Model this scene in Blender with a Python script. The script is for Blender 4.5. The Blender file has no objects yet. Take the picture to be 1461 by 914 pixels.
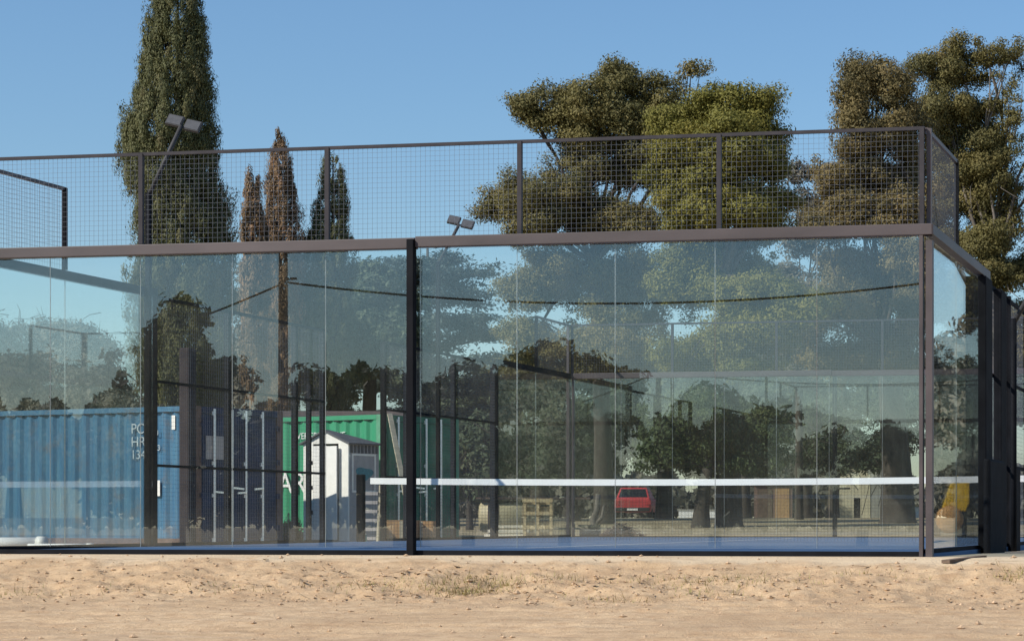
import bpy, math, random
import numpy as np
from mathutils import Vector, Matrix

random.seed(7)
RNG = np.random.default_rng(11)
SC = bpy.context.scene
COL = SC.collection

# ------------------------------------------------------------------ camera
TH = math.radians(11.0)
CAM = np.array([3.36, -21.04, 0.31])
RIGHT = np.array([math.cos(TH), math.sin(TH)])
FWD = np.array([-math.sin(TH), math.cos(TH)])
FPX, CX, HY = 3230.0, 1212.0, 742.0

def W(px, py, Z):
    """a point of the place seen at photo pixel px, py at depth Z metres"""
    X = (px - CX) / FPX * Z
    h = CAM[2] + (HY - py) / FPX * Z
    p = CAM[:2] + X * RIGHT + Z * FWD
    return np.array([p[0], p[1], h])

def M(px, py, Z):
    """a point behind the photographer whose mirror image in the front glass falls at px, py"""
    p = W(px, py, Z)
    return np.array([p[0], -p[1], p[2]])

cd = bpy.data.cameras.new('camera')
cam = bpy.data.objects.new('camera', cd); COL.objects.link(cam)
cam.location = CAM.tolist()
cam.rotation_euler = (math.radians(90), 0, TH)
cd.sensor_width = 36.0
cd.lens = 36.0 * FPX / 1461.0
cd.shift_x = (730.5 - CX) / 1461.0
cd.shift_y = (HY - 457.0) / 1461.0
cd.clip_start = 0.1
cd.clip_end = 3000
SC.camera = cam

# ------------------------------------------------------------------ light
SUN_AZ, SUN_EL = 229.0, 36.0
w = bpy.data.worlds.new('World'); SC.world = w; w.use_nodes = True
nt = w.node_tree; bg = nt.nodes['Background']
sky = nt.nodes.new('ShaderNodeTexSky'); sky.sky_type = 'NISHITA'; sky.sun_disc = False
sky.sun_elevation = math.radians(SUN_EL); sky.sun_rotation = math.radians(SUN_AZ)
sky.air_density = 1.3; sky.dust_density = 0.0; sky.ozone_density = 8.0; sky.altitude = 0
nt.links.new(sky.outputs[0], bg.inputs[0]); bg.inputs[1].default_value = 0.115
sd = bpy.data.lights.new('sun', 'SUN'); sd.energy = 5.0; sd.angle = math.radians(0.5)
sd.color = (1.0, 0.93, 0.82)
sun = bpy.data.objects.new('sun', sd); COL.objects.link(sun)
az, el = math.radians(SUN_AZ), math.radians(SUN_EL)
tosun = Vector((math.sin(az) * math.cos(el), math.cos(az) * math.cos(el), math.sin(el)))
sun.rotation_euler = (-tosun).to_track_quat('-Z', 'Y').to_euler()
sun.location = (tosun * 60)[:]

SC.render.engine = 'CYCLES'
SC.view_settings.view_transform = 'Standard'
SC.view_settings.look = 'None'
SC.view_settings.exposure = 0.12
SC.view_settings.gamma = 1.0
cy = SC.cycles
cy.max_bounces = 8; cy.diffuse_bounces = 3; cy.glossy_bounces = 4
cy.transmission_bounces = 4; cy.transparent_max_bounces = 48
cy.use_denoising = True
cy.caustics_reflective = False; cy.caustics_refractive = False
cy.use_adaptive_sampling = True; cy.adaptive_threshold = 0.01

# ------------------------------------------------------------------ materials
MAT = {}
class N:
    """small node tree writer"""
    def __init__(s, name):
        s.m = bpy.data.materials.new(name); s.m.use_nodes = True
        s.t = s.m.node_tree; s.b = s.t.nodes['Principled BSDF']; s.out = s.t.nodes['Material Output']
        MAT[name] = s.m
    def n(s, typ, **kw):
        x = s.t.nodes.new(typ)
        for k, v in kw.items(): setattr(x, k, v)
        return x
    def l(s, a, b): s.t.links.new(a, b)
    def coord(s, scale=(1, 1, 1), which='Object'):
        tc = s.n('ShaderNodeTexCoord'); mp = s.n('ShaderNodeMapping')
        mp.inputs['Scale'].default_value = scale
        s.l(tc.outputs[which], mp.inputs[0]); return mp.outputs[0]
    def noise(s, vec, scale, detail=6, rough=0.55):
        x = s.n('ShaderNodeTexNoise'); x.inputs['Scale'].default_value = scale
        x.inputs['Detail'].default_value = detail; x.inputs['Roughness'].default_value = rough
        s.l(vec, x.inputs['Vector']); return x.outputs['Fac']
    def ramp(s, fac, stops):
        x = s.n('ShaderNodeValToRGB'); e = x.color_ramp.elements
        while len(e) < len(stops): e.new(0.5)
        for q, (p, c) in zip(e, stops):
            q.position = p; q.color = (*c, 1) if len(c) == 3 else c
        s.l(fac, x.inputs[0]); return x.outputs[0]
    def mix(s, fac, a, b, blend='MIX'):
        x = s.n('ShaderNodeMix', data_type='RGBA', blend_type=blend)
        for v, i in ((fac, 0), (a, 6), (b, 7)):
            if isinstance(v, (int, float)): x.inputs[i].default_value = v
            elif isinstance(v, tuple): x.inputs[i].default_value = (*v, 1)
            else: s.l(v, x.inputs[i])
        return x.outputs[2]
    def math(s, op, a, b=0.0):
        x = s.n('ShaderNodeMath', operation=op)
        for v, i in ((a, 0), (b, 1)):
            if isinstance(v, (int, float)): x.inputs[i].default_value = v
            else: s.l(v, x.inputs[i])
        return x.outputs[0]
    def bump(s, h, strength=0.4, dist=0.02):
        x = s.n('ShaderNodeBump'); x.inputs['Strength'].default_value = strength
        x.inputs['Distance'].default_value = dist
        s.l(h, x.inputs['Height']); s.l(x.outputs[0], s.b.inputs['Normal'])
    def col(s, c):
        if isinstance(c, tuple): s.b.inputs['Base Color'].default_value = (*c, 1)
        else: s.l(c, s.b.inputs['Base Color'])
    def rough(s, r):
        s.b.inputs['Roughness'].default_value = r

def plain(name, c, rough=0.6, var=0.25, scale=3.0, metal=0.0, stretch=(1, 1, 1)):
    q = N(name); v = q.coord(stretch)
    f = q.noise(v, scale)
    lo = tuple(x * (1 - var) for x in c); hi = tuple(min(1, x * (1 + var)) for x in c)
    q.col(q.ramp(f, [(0.3, lo), (0.7, hi)])); q.rough(rough)
    q.b.inputs['Metallic'].default_value = metal
    return q

plain('steel', (0.072, 0.058, 0.060), 0.55, 0.32, 2.2, stretch=(.35, 1, 1))
plain('rail_steel', (0.055, 0.052, 0.058), 0.5, 0.2, 5)
plain('padding', (0.05, 0.04, 0.042), 0.7, 0.25, 4)
plain('dark_steel', (0.012, 0.013, 0.016), 0.8, 0.3, 4)
plain('wire', (0.11, 0.125, 0.16), 0.55, 0.1, 2)
plain('seal', (0.30, 0.33, 0.32), 0.6, 0.15, 6)
plain('white_tape', (0.88, 0.88, 0.86), 0.7, 0.04, 3)
plain('netting', (0.03, 0.03, 0.03), 0.8, 0.1, 3)
plain('white_paint', (0.84, 0.82, 0.79), 0.5, 0.06, 4)
plain('faded_letter', (0.42, 0.50, 0.56), 0.7, 0.35, 14)
plain('white_plastic', (0.84, 0.82, 0.77), 0.45, 0.06, 5)
plain('grey_plastic', (0.36, 0.35, 0.36), 0.5, 0.12, 5)
plain('dark_roof', (0.10, 0.10, 0.11), 0.7, 0.25, 8)
plain('teal_print', (0.04, 0.20, 0.25), 0.5, 0.3, 18)
plain('blue_dark', (0.012, 0.03, 0.085), 0.5, 0.4, 3)
plain('green_dark', (0.022, 0.17, 0.095), 0.5, 0.3, 3)
plain('green_frame', (0.10, 0.30, 0.18), 0.6, 0.25, 4)
plain('galvanised', (0.92, 0.92, 0.91), 0.35, 0.06, 9, metal=0.85)
plain('rust_frame', (0.13, 0.085, 0.07), 0.8, 0.35, 7)
plain('cardboard', (0.40, 0.24, 0.11), 0.8, 0.12, 5)
plain('pale_wood', (0.52, 0.41, 0.24), 0.75, 0.2, 9, stretch=(1, 1, 6))
plain('plank_wood', (0.42, 0.38, 0.28), 0.8, 0.2, 9)
plain('old_wood', (0.13, 0.09, 0.065), 0.9, 0.35, 9)
plain('tank_cream', (0.50, 0.43, 0.27), 0.6, 0.15, 5)
plain('concrete', (0.42, 0.40, 0.36), 0.9, 0.2, 4)
plain('board_white', (0.70, 0.66, 0.57), 0.8, 0.1, 5)
plain('red_paint', (0.50, 0.045, 0.05), 0.5, 0.12, 3)
plain('rubber', (0.015, 0.015, 0.016), 0.8, 0.2, 8)
plain('dark_glass', (0.012, 0.014, 0.016), 0.15, 0.1, 2)
plain('yellow_paint', (0.85, 0.50, 0.02), 0.45, 0.12, 7)
plain('orange_paint', (0.72, 0.36, 0.13), 0.6, 0.2, 9)
plain('hut_cream', (0.55, 0.50, 0.36), 0.85, 0.1, 3)
plain('hut_grey', (0.30, 0.30, 0.27), 0.85, 0.15, 3)
plain('lamp_grey', (0.035, 0.035, 0.038), 0.7, 0.2, 8)
plain('lens', (0.085, 0.087, 0.092), 0.4, 0.15, 20)
plain('pole_wood', (0.10, 0.075, 0.055), 0.9, 0.35, 14, stretch=(1, 1, 0.1))
plain('cable', (0.012, 0.012, 0.012), 0.6, 0.1, 3)
plain('teal_bottle', (0.06, 0.25, 0.20), 0.35, 0.2, 8)
plain('dirt_clod', (0.46, 0.32, 0.20), 0.95, 0.4, 40)
plain('litter', (0.32, 0.21, 0.12), 0.9, 0.6, 9)
plain('grass_blade', (0.30, 0.25, 0.09), 0.8, 0.4, 9)
plain('bark', (0.06, 0.048, 0.038), 0.95, 0.4, 6, stretch=(1, 1, 0.25))
plain('pale_bark', (0.15, 0.13, 0.11), 0.9, 0.35, 4, stretch=(1, 1, 0.3))
plain('house_wall', (0.42, 0.40, 0.36), 0.9, 0.1, 2)

for _n in ('dark_steel', 'blue_dark', 'green_dark', 'rail_steel', 'padding'):
    MAT[_n].node_tree.nodes['Principled BSDF'].inputs['Specular IOR Level'].default_value = 0.06

def weathered(name, base, fade, rust):
    q = N(name)
    v = q.coord((1, 1, 0.12)); v2 = q.coord((1, 1, 1))
    streak = q.noise(v, 7.0, 10, 0.75)
    c = q.mix(q.ramp(streak, [(0.35, (0, 0, 0)), (0.7, (1, 1, 1))]), base, fade)
    patch = q.noise(v2, 2.3, 9, 0.7)
    c = q.mix(q.ramp(patch, [(0.54, (0, 0, 0)), (0.68, (0.7, 0.7, 0.7))]), c, rust)
    q.col(c); q.rough(0.55)
weathered('blue_paint', (0.018, 0.115, 0.24), (0.07, 0.20, 0.31), (0.13, 0.135, 0.15))
weathered('green_paint', (0.025, 0.27, 0.125), (0.04, 0.31, 0.16), (0.06, 0.30, 0.17))

def brick(name, c1, c2, mortar, scale):
    q = N(name); v = q.coord((1, 1, 1))
    sep = q.n('ShaderNodeSeparateXYZ'); q.l(v, sep.inputs[0])
    cmb = q.n('ShaderNodeCombineXYZ')
    q.l(q.math('ADD', sep.outputs[0], sep.outputs[1]), cmb.inputs[0]); q.l(sep.outputs[2], cmb.inputs[1])
    b = q.n('ShaderNodeTexBrick'); b.inputs['Scale'].default_value = scale
    b.inputs['Color1'].default_value = (*c1, 1); b.inputs['Color2'].default_value = (*c2, 1)
    b.inputs['Mortar'].default_value = (*mortar, 1)
    q.l(cmb.outputs[0], b.inputs['Vector']); q.col(b.outputs[0]); q.rough(0.9)
brick('red_brick', (0.20, 0.11, 0.08), (0.15, 0.09, 0.07), (0.22, 0.19, 0.16), 4.0)
brick('roof_tile', (0.12, 0.085, 0.075), (0.085, 0.07, 0.065), (0.03, 0.03, 0.03), 3.0)

# court turf: blue with sand
q = N('turf'); v = q.coord()
f = q.noise(v, 0.8, 6); g = q.noise(v, 60, 2)
c = q.ramp(f, [(0.3, (0.045, 0.105, 0.215)), (0.7, (0.075, 0.155, 0.29))])
c = q.mix(q.ramp(q.noise(v, 1.7, 8, 0.7), [(0.62, (0, 0, 0)), (0.75, (0.5, 0.5, 0.5))]), c, (0.40, 0.38, 0.36))
q.col(c); q.rough(0.9); q.bump(g, 0.5, 0.01)

# ground: dry sandy soil, olive dead grass farther off
q = N('soil'); v = q.coord()
f = q.noise(v, 0.55, 8, 0.6); g = q.noise(v, 7, 8, 0.7); h = q.noise(v, 34, 6, 0.7)
c = q.ramp(f, [(0.30, (0.53, 0.36, 0.205)), (0.55, (0.64, 0.45, 0.265)), (0.72, (0.69, 0.50, 0.305))])
c = q.mix(q.ramp(g, [(0.42, (0, 0, 0)), (0.66, (0.85, 0.85, 0.85))]), c, (0.46, 0.29, 0.16))
c = q.mix(q.ramp(h, [(0.58, (0, 0, 0)), (0.74, (0.6, 0.6, 0.6))]), c, (0.30, 0.185, 0.105))
c = q.mix(q.ramp(q.noise(v, 55, 4, 0.6), [(0.63, (0, 0, 0)), (0.70, (0.6, 0.6, 0.6))]), c, (0.70, 0.58, 0.44))
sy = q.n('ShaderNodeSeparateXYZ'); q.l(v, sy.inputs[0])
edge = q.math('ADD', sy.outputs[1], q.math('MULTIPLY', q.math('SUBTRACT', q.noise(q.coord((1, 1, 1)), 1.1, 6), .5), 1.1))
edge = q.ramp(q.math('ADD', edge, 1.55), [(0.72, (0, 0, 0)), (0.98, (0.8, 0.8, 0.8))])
c = q.mix(edge, c, (0.74, 0.59, 0.40))  # sunlit flat crest by the court painted paler into the sand colour
c = q.mix(q.ramp(q.noise(q.coord((.22, 1.6, 1)), 5.0, 8, .7), [(0.55, (0, 0, 0)), (0.66, (0.55, 0.55, 0.55))]), c, (0.36, 0.23, 0.125))
at = q.n('ShaderNodeAttribute', attribute_name='grassy')
gr = q.ramp(q.noise(v, 0.7, 8, 0.7), [(0.35, (0.13, 0.11, 0.045)), (0.65, (0.27, 0.21, 0.105))])
fac = q.math('MULTIPLY', at.outputs['Fac'], q.ramp(q.noise(v, 1.9, 8, 0.75), [(0.32, (0.3, 0.3, 0.3)), (0.6, (1, 1, 1))]))
c = q.mix(fac, c, gr)
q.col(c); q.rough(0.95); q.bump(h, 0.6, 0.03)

# foliage: colour from a per-leaf attribute (leaf age), a little light through the leaf
def foliage(name, young, old, dry, through=0.25):
    q = N(name)
    a = q.n('ShaderNodeAttribute', attribute_name='tint')
    c = q.ramp(a.outputs['Fac'], [(0.0, old), (0.55, young), (1.0, dry)])
    q.col(c); q.rough(0.65)
    q.b.inputs['Specular IOR Level'].default_value = 0.25
    tr = q.n('ShaderNodeBsdfTranslucent'); q.l(c, tr.inputs[0])
    mx = q.n('ShaderNodeMixShader'); mx.inputs[0].default_value = through
    q.l(q.b.outputs[0], mx.inputs[1]); q.l(tr.outputs[0], mx.inputs[2]); q.l(mx.outputs[0], q.out.inputs[0])
foliage('leaf_olive', (0.18, 0.158, 0.056), (0.105, 0.102, 0.042), (0.24, 0.19, 0.075), 0.25)
foliage('leaf_gold', (0.195, 0.182, 0.04), (0.11, 0.115, 0.03), (0.255, 0.22, 0.05), 0.25)
foliage('leaf_brown', (0.2, 0.16, 0.066), (0.115, 0.104, 0.05), (0.265, 0.195, 0.088), 0.25)
foliage('leaf_grey', (0.182, 0.169, 0.128), (0.108, 0.108, 0.088), (0.270, 0.236, 0.176))
foliage('leaf_green', (0.092, 0.118, 0.044), (0.055, 0.078, 0.034), (0.15, 0.15, 0.058), 0.25)
foliage('leaf_dark', (0.095, 0.12, 0.065), (0.06, 0.082, 0.05), (0.14, 0.145, 0.08), 0.25)
foliage('leaf_cypress', (0.125, 0.128, 0.05), (0.07, 0.08, 0.036), (0.175, 0.155, 0.07), 0.12)
foliage('leaf_cypress_dry', (0.21, 0.14, 0.075), (0.115, 0.085, 0.05), (0.33, 0.19, 0.1), 0.12)
foliage('leaf_cedar', (0.09, 0.12, 0.105), (0.055, 0.078, 0.07), (0.14, 0.165, 0.14), 0.12)

# court glass: mirror reflection at every angle as real glass has it, slight green tint, dust
q = N('glass')
geo = q.n('ShaderNodeNewGeometry')
ior = 1.76
fr = q.n('ShaderNodeFresnel')
iv = q.math('ADD', q.math('MULTIPLY', geo.outputs['Backfacing'], 1 / ior - ior), ior)
q.l(iv, fr.inputs['IOR'])
tr = q.n('ShaderNodeBsdfTransparent'); tr.inputs[0].default_value = (0.94, 0.962, 0.952, 1)
gl = q.n('ShaderNodeBsdfGlossy'); gl.inputs['Roughness'].default_value = 0.0
gl.inputs['Color'].default_value = (0.97, 0.985, 0.98, 1)
m1 = q.n('ShaderNodeMixShader'); q.l(fr.outputs[0], m1.inputs[0]); q.l(tr.outputs[0], m1.inputs[1]); q.l(gl.outputs[0], m1.inputs[2])
df = q.n('ShaderNodeBsdfDiffuse'); df.inputs[0].default_value = (0.66, 0.66, 0.60, 1)
v = q.coord((1, 1, 0.15)); v2 = q.coord((1, 1, 1))
d = q.math('ADD', q.math('MULTIPLY', q.ramp(q.noise(v, 4.0, 8, 0.65), [(0.42, (0, 0, 0)), (0.75, (1, 1, 1))]), 0.008),
           q.math('MULTIPLY', q.ramp(q.noise(v2, 1.3, 6, 0.6), [(0.35, (0, 0, 0)), (0.7, (1, 1, 1))]), 0.007))
sepz = q.n('ShaderNodeSeparateXYZ'); q.l(v2, sepz.inputs[0])
low = q.math('MULTIPLY', q.math('SUBTRACT', 1.0, q.math('MULTIPLY', sepz.outputs[2], 2.2)), q.noise(q.coord((1, 1, .5)), 9.0, 8, .7))
d = q.math('ADD', d, q.math('MAXIMUM', q.math('MULTIPLY', low, 0.05), 0.0))
d = q.math('ADD', d, 0.003)
m2 = q.n('ShaderNodeMixShader'); q.l(d, m2.inputs[0]); q.l(m1.outputs[0], m2.inputs[1]); q.l(df.outputs[0], m2.inputs[2])
q.l(m2.outputs[0], q.out.inputs[0])

# ------------------------------------------------------------------ builders
def tag(o, label=None, cat=None, group=None, kind=None):
    if label: o['label'] = label
    if cat: o['category'] = cat
    if group: o['group'] = group
    if kind: o['kind'] = kind
    return o

def thing(name, label, cat, loc=(0, 0, 0), rz=0.0, group=None):
    o = bpy.data.objects.new(name, None); COL.objects.link(o)
    o.location = [float(c) for c in loc]; o.rotation_euler = (0, 0, rz); o.empty_display_size = 0.3
    return tag(o, label, cat, group)

class MB:
    def __init__(s): s.v = []; s.f = []
    def add(s, vs, fs):
        k = len(s.v); s.v += [tuple(float(c) for c in p) for p in vs]; s.f += [tuple(i + k for i in f) for f in fs]; return s
    def box(s, x0, x1, y0, y1, z0, z1):
        return s.add([(x0,y0,z0),(x1,y0,z0),(x1,y1,z0),(x0,y1,z0),(x0,y0,z1),(x1,y0,z1),(x1,y1,z1),(x0,y1,z1)],
                     [(0,3,2,1),(4,5,6,7),(0,1,5,4),(1,2,6,5),(2,3,7,6),(3,0,4,7)])
    def bar(s, a, b, wd, th, up=(0, 0, 1)):
        """rectangular bar from a to b"""
        a = Vector(a); b = Vector(b); d = (b - a).normalized(); u = Vector(up)
        if abs(d.dot(u)) > 0.98: u = Vector((1, 0, 0))
        sx = d.cross(u).normalized(); sy = sx.cross(d).normalized()
        vs = [p + sx * i * wd / 2 + sy * j * th / 2 for p in (a, b) for i, j in ((-1,-1),(1,-1),(1,1),(-1,1))]
        return s.add(vs, [(0,3,2,1),(4,5,6,7),(0,1,5,4),(1,2,6,5),(2,3,7,6),(3,0,4,7)])
    def tube(s, pts, rad, n=10, cap=True):
        pts = [Vector(p) for p in pts]
        if not isinstance(rad, (list, tuple)): rad = [rad] * len(pts)
        ref = None; rings = []
        for i, p in enumerate(pts):
            d = (pts[min(i + 1, len(pts) - 1)] - pts[max(i - 1, 0)]).normalized()
            if ref is None:
                ref = d.orthogonal().normalized()
            ref = (ref - d * ref.dot(d)).normalized(); b = d.cross(ref)
            rings.append([p + (ref * math.cos(2*math.pi*k/n) + b * math.sin(2*math.pi*k/n)) * rad[i] for k in range(n)])
        vs = [q for r in rings for q in r]; fs = []
        for i in range(len(pts) - 1):
            for k in range(n):
                a = i * n + k; c = i * n + (k + 1) % n
                fs.append((a, c, c + n, a + n))
        if cap:
            fs.append(tuple(range(n))[::-1]); fs.append(tuple((len(pts)-1)*n + k for k in range(n)))
        return s.add(vs, fs)
    def prism(s, poly, h0, h1, axis='y'):
        """extrude a 2-D outline; axis y: outline in x,z"""
        n = len(poly)
        def P(p, h): return (p[0], h, p[1]) if axis == 'y' else ((h, p[0], p[1]) if axis == 'x' else (p[0], p[1], h))
        vs = [P(p, h0) for p in poly] + [P(p, h1) for p in poly]
        fs = [tuple(range(n)), tuple(range(n, 2*n))[::-1]] + [(i, i + n, (i+1) % n + n, (i+1) % n) for i in range(n)]
        return s.add(vs, fs)
    def build(s, name, mat, parent=None, smooth=False, loc=None, bevel=0.0):
        me = bpy.data.meshes.new(name); me.from_pydata(s.v, [], s.f); me.update()
        me.materials.append(MAT[mat])
        o = bpy.data.objects.new(name, me); COL.objects.link(o)
        if parent: o.parent = parent
        if loc is not None: o.location = [float(c) for c in loc]
        if smooth:
            for p in me.polygons: p.use_smooth = True
        if bevel:
            b = o.modifiers.new('bevel', 'BEVEL'); b.width = bevel; b.segments = 2; b.limit_method = 'ANGLE'
        return o

def bx(name, mat, parent, *b, bevel=0.0):
    return MB().box(*b).build(name, mat, parent, bevel=bevel)

def lettering(name, body, size, mat, parent, loc, rot, extrude=0.004, align='LEFT'):
    cu = bpy.data.curves.new(name, 'FONT'); cu.body = body; cu.size = size; cu.extrude = extrude
    cu.align_x = align; cu.space_line = 0.9
    t = bpy.data.objects.new(name, cu); COL.objects.link(t)
    bpy.context.view_layer.update()
    me = bpy.data.meshes.new_from_object(t.evaluated_get(bpy.context.evaluated_depsgraph_get()))
    bpy.data.objects.remove(t); bpy.data.curves.remove(cu)
    me.materials.clear(); me.materials.append(MAT[mat])
    o = bpy.data.objects.new(name, me); COL.objects.link(o); o.parent = parent
    o.location = loc; o.rotation_euler = rot
    return o

# ------------------------------------------------------------------ ground
def vnoise(x, y, seed=0):
    xi = np.floor(x).astype(np.int64); yi = np.floor(y).astype(np.int64)
    fx = x - xi; fy = y - yi; fx = fx*fx*(3-2*fx); fy = fy*fy*(3-2*fy)
    def h(a, b):
        n = (a * 374761393 + b * 668265263 + seed * 974711) & 0x7fffffff
        n = ((n ^ (n >> 13)) * 1274126177) & 0x7fffffff
        return ((n ^ (n >> 16)) & 0xffff) / 65535.0
    return (h(xi,yi)*(1-fx)+h(xi+1,yi)*fx)*(1-fy) + (h(xi,yi+1)*(1-fx)+h(xi+1,yi+1)*fx)*fy - 0.5

def gz(x, y):
    x = np.asarray(x, float); y = np.asarray(y, float)
    wob = 0.35 * vnoise(x * 0.35, y * 0 + 3.3, 5) + 0.15 * vnoise(x * 1.3, y * 0 + 1.3, 6)
    yy = np.where(y < -0.5, y + wob * np.clip((-0.5 - y) / 1.0, 0, 1), y)
    z = np.interp(yy, [-400, -60, -21, -6.3, -3.4, -2.35, -1.7, -0.75, -0.35, 0.0, 20, 24, 55, 700],
                      [-1.2, -1.2, -1.15, -0.53, -0.42, -0.375, -0.27, -0.085, -0.035, -0.03, -0.12, -0.07, 0.40, 0.40])
    left = np.clip((-10.2 - x) / 1.0, 0, 1) * np.clip(y / 2, 0, 1) * np.clip((40 - y) / 15, 0, 1)
    z = z - 0.04 * left
    # loose tipped soil on the bank, wheel ruts on the track
    amp = np.clip((-0.3 - y) / 0.5, 0, 1) * np.clip((y + 12) / 6, 0, 1)
    bank = np.exp(-((y + 1.75) / 1.1) ** 2)
    z = z + amp * (0.020 + 0.042 * bank) * (vnoise(x*1.6, y*2.0, 1) + 0.6*vnoise(x*4.1, y*4.6, 2)) \
          + amp * (0.010 + 0.038 * bank) * (0.7*vnoise(x*9, y*10, 3) + 0.55*vnoise(x*19, y*21, 4))
    z = z + amp * np.clip((-2.6 - y) / 0.5, 0, 1) * 0.045 * (vnoise(x*0.22, y*3.2, 7) + 0.6*vnoise(x*0.5, y*7.5, 8))
    return z

def make_ground():
    xs = np.concatenate([[-600,-350,-200,-120,-80,-50,-35,-25,-20], np.arange(-17, 8, 0.04), [8.5,10,13,18,25,35,50,80,120,200,350,600]])
    ys = np.concatenate([[-400,-250,-150,-100,-70,-50,-40,-32,-26,-21,-18,-15,-13,-11.5,-10], np.arange(-9, 0.3, 0.035),
                         [0.6,1,2,4,7,10,13,16,19,20,21,22,24,27,30,34,38,43,48,55,65,80,100,140,200,300,450,700]])
    X, Y = np.meshgrid(xs, ys); Z = gz(X, Y)
    nx, ny = len(xs), len(ys)
    v = np.stack([X, Y, Z], -1).reshape(-1, 3)
    i = np.arange(nx*ny).reshape(ny, nx)
    f = np.stack([i[:-1,:-1], i[:-1,1:], i[1:,1:], i[1:,:-1]], -1).reshape(-1, 4)
    me = bpy.data.meshes.new('ground')
    me.vertices.add(len(v)); me.vertices.foreach_set('co', v.ravel())
    me.loops.add(f.size); me.loops.foreach_set('vertex_index', f.ravel().astype(np.int32))
    me.polygons.add(len(f)); me.polygons.foreach_set('loop_start', np.arange(0, f.size, 4, dtype=np.int32))
    me.update(calc_edges=True)
    a = me.attributes.new('grassy', 'FLOAT', 'POINT')
    a.data.foreach_set('value', np.clip(np.interp(v[:,1], [-400,-60,-40,-25,20,26,400],[1,1,.6,0,0.15,1,1]) + 0.15*np.clip((-11-v[:,0])/3,0,1)*np.clip(v[:,1],0,1), 0, 1).astype(np.float32))
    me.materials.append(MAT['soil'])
    for p in me.polygons: p.use_smooth = True
    o = bpy.data.objects.new('ground', me); COL.objects.link(o)
    tag(o, 'sandy brown soil with a low loose bank along the court', None, None, 'structure')
make_ground()

def scatter_stuff():
    # pebbles and clods
    m = MB()
    for i in range(2600):
        x = random.uniform(-14, 4); y = -abs(random.gauss(1.7, 0.75)) - 0.15
        if random.random() < 0.2: y = random.uniform(-7, -2.5)
        r = random.choice([.006, .008, .01, .012, .016, .022]) * random.uniform(.7, 1.2)
        if random.random() < 0.003: r = random.uniform(.025, .035)
        z = float(gz(x, y)) + r * 0.25
        vs = []
        for d in ((1,0,0),(-1,0,0),(0,1,0),(0,-1,0),(0,0,1),(0,0,-1)):
            k = r * random.uniform(.6, 1.25); vs.append((x + d[0]*k*1.3, y + d[1]*k, z + d[2]*k*.8))
        m.add(vs, [(0,2,4),(2,1,4),(1,3,4),(3,0,4),(2,0,5),(1,2,5),(3,1,5),(0,3,5)])
    tag(m.build('pebbles', 'dirt_clod'), 'small clods and pebbles strewn over the sandy bank', None, None, 'stuff')
    m = MB()
    for i in range(800):
        cxl = random.choice([-9, -6.5, -4.6, -4.2, -3.6, -2, .5, -11])
        x = cxl + random.gauss(0, 1.3); y = -1.75 + random.gauss(0, 0.5)
        if y > -.5: continue
        z = float(gz(x, y)) + .008; L = random.uniform(.012, .045); wd = L * random.uniform(.15, .5)
        if random.random() < .06: L *= 3; wd = .008
        a = random.uniform(0, 6.28); t = random.uniform(-.5, .5)
        ux, uy, uz = math.cos(a)*L, math.sin(a)*L, t*L; vx, vy = -math.sin(a)*wd, math.cos(a)*wd
        m.add([(x-ux,y-uy,z-uz*.3),(x+vx,y+vy,z+.004),(x+ux,y+uy,z+abs(uz)),(x-vx,y-vy,z)], [(0,1,2,3)])
    tag(m.build('leaf_litter', 'litter'), 'dry leaves and twigs lying on the sandy bank', None, None, 'stuff')
    m = MB()
    for (px, py, Z, sx, n) in ((640, 812, 20.3, .45, 300), (668, 822, 20.1, .10, 160), (690, 800, 20.6, .2, 160), (1030, 816, 20.1, .5, 260), (740, 806, 20.5, .4, 150), (30, 812, 20.6, .5, 80), (880, 846, 19.4, .25, 60), (1010, 835, 19.6, .3, 70), (1447, 822, 20.0, .1, 130), (520, 806, 20.4, .4, 70), (300, 812, 20.4, .5, 60), (1240, 812, 20.2, .5, 70)):
        c = W(px, py, Z)
        for i in range(n):
            x = c[0] + random.gauss(0, sx); y = c[1] + random.gauss(0, .12); z = float(gz(x, y)) - .005
            h = random.uniform(.02, .085); a = random.uniform(0, 6.28); lx, ly = math.cos(a)*h*.9, math.sin(a)*h*.9; wd = .0035
            m.add([(x-wd*math.sin(a),y+wd*math.cos(a),z),(x+wd*math.sin(a),y-wd*math.cos(a),z),(x+lx,y+ly,z+h)], [(0,1,2)])
    tag(m.build('grass', 'grass_blade'), 'thin dry grass sprouting from the bank', None, None, 'stuff')
scatter_stuff()

# ------------------------------------------------------------------ padel court
m = MB().box(-10.06, 0.06, 0.0, 20.06, -0.16, 0.0)
tag(m.build('court_floor', 'turf'), 'blue court turf dusted with sand', None, None, 'structure')
m = MB()
for y in (3.05, 16.95): m.add([(-9.97,y-.025,.004),(-.03,y-.025,.004),(-.03,y+.025,.004),(-9.97,y+.025,.004)], [(0,1,2,3)])
m.add([(-5.025,3.1,.004),(-4.975,3.1,.004),(-4.975,16.9,.004),(-5.025,16.9,.004)], [(0,1,2,3)])
tag(m.build('court_lines', 'white_paint'), 'white painted service lines on the blue turf', None, None, 'structure')

def wires(u0, u1, z0, z1, step=0.05, r=0.00095):
    m = MB()
    nu = int(round((u1-u0)/step)); nz = int(round((z1-z0)/step))
    for i in range(1, nu):
        u = u0 + (u1-u0)*i/nu; m.box(u-r, u+r, -r, r, z0, z1)
    for j in range(1, nz):
        z = z0 + (z1-z0)*j/nz; m.box(u0, u1, r+.0005, 3*r+.0005, z-r, z+r)
    return m

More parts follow.
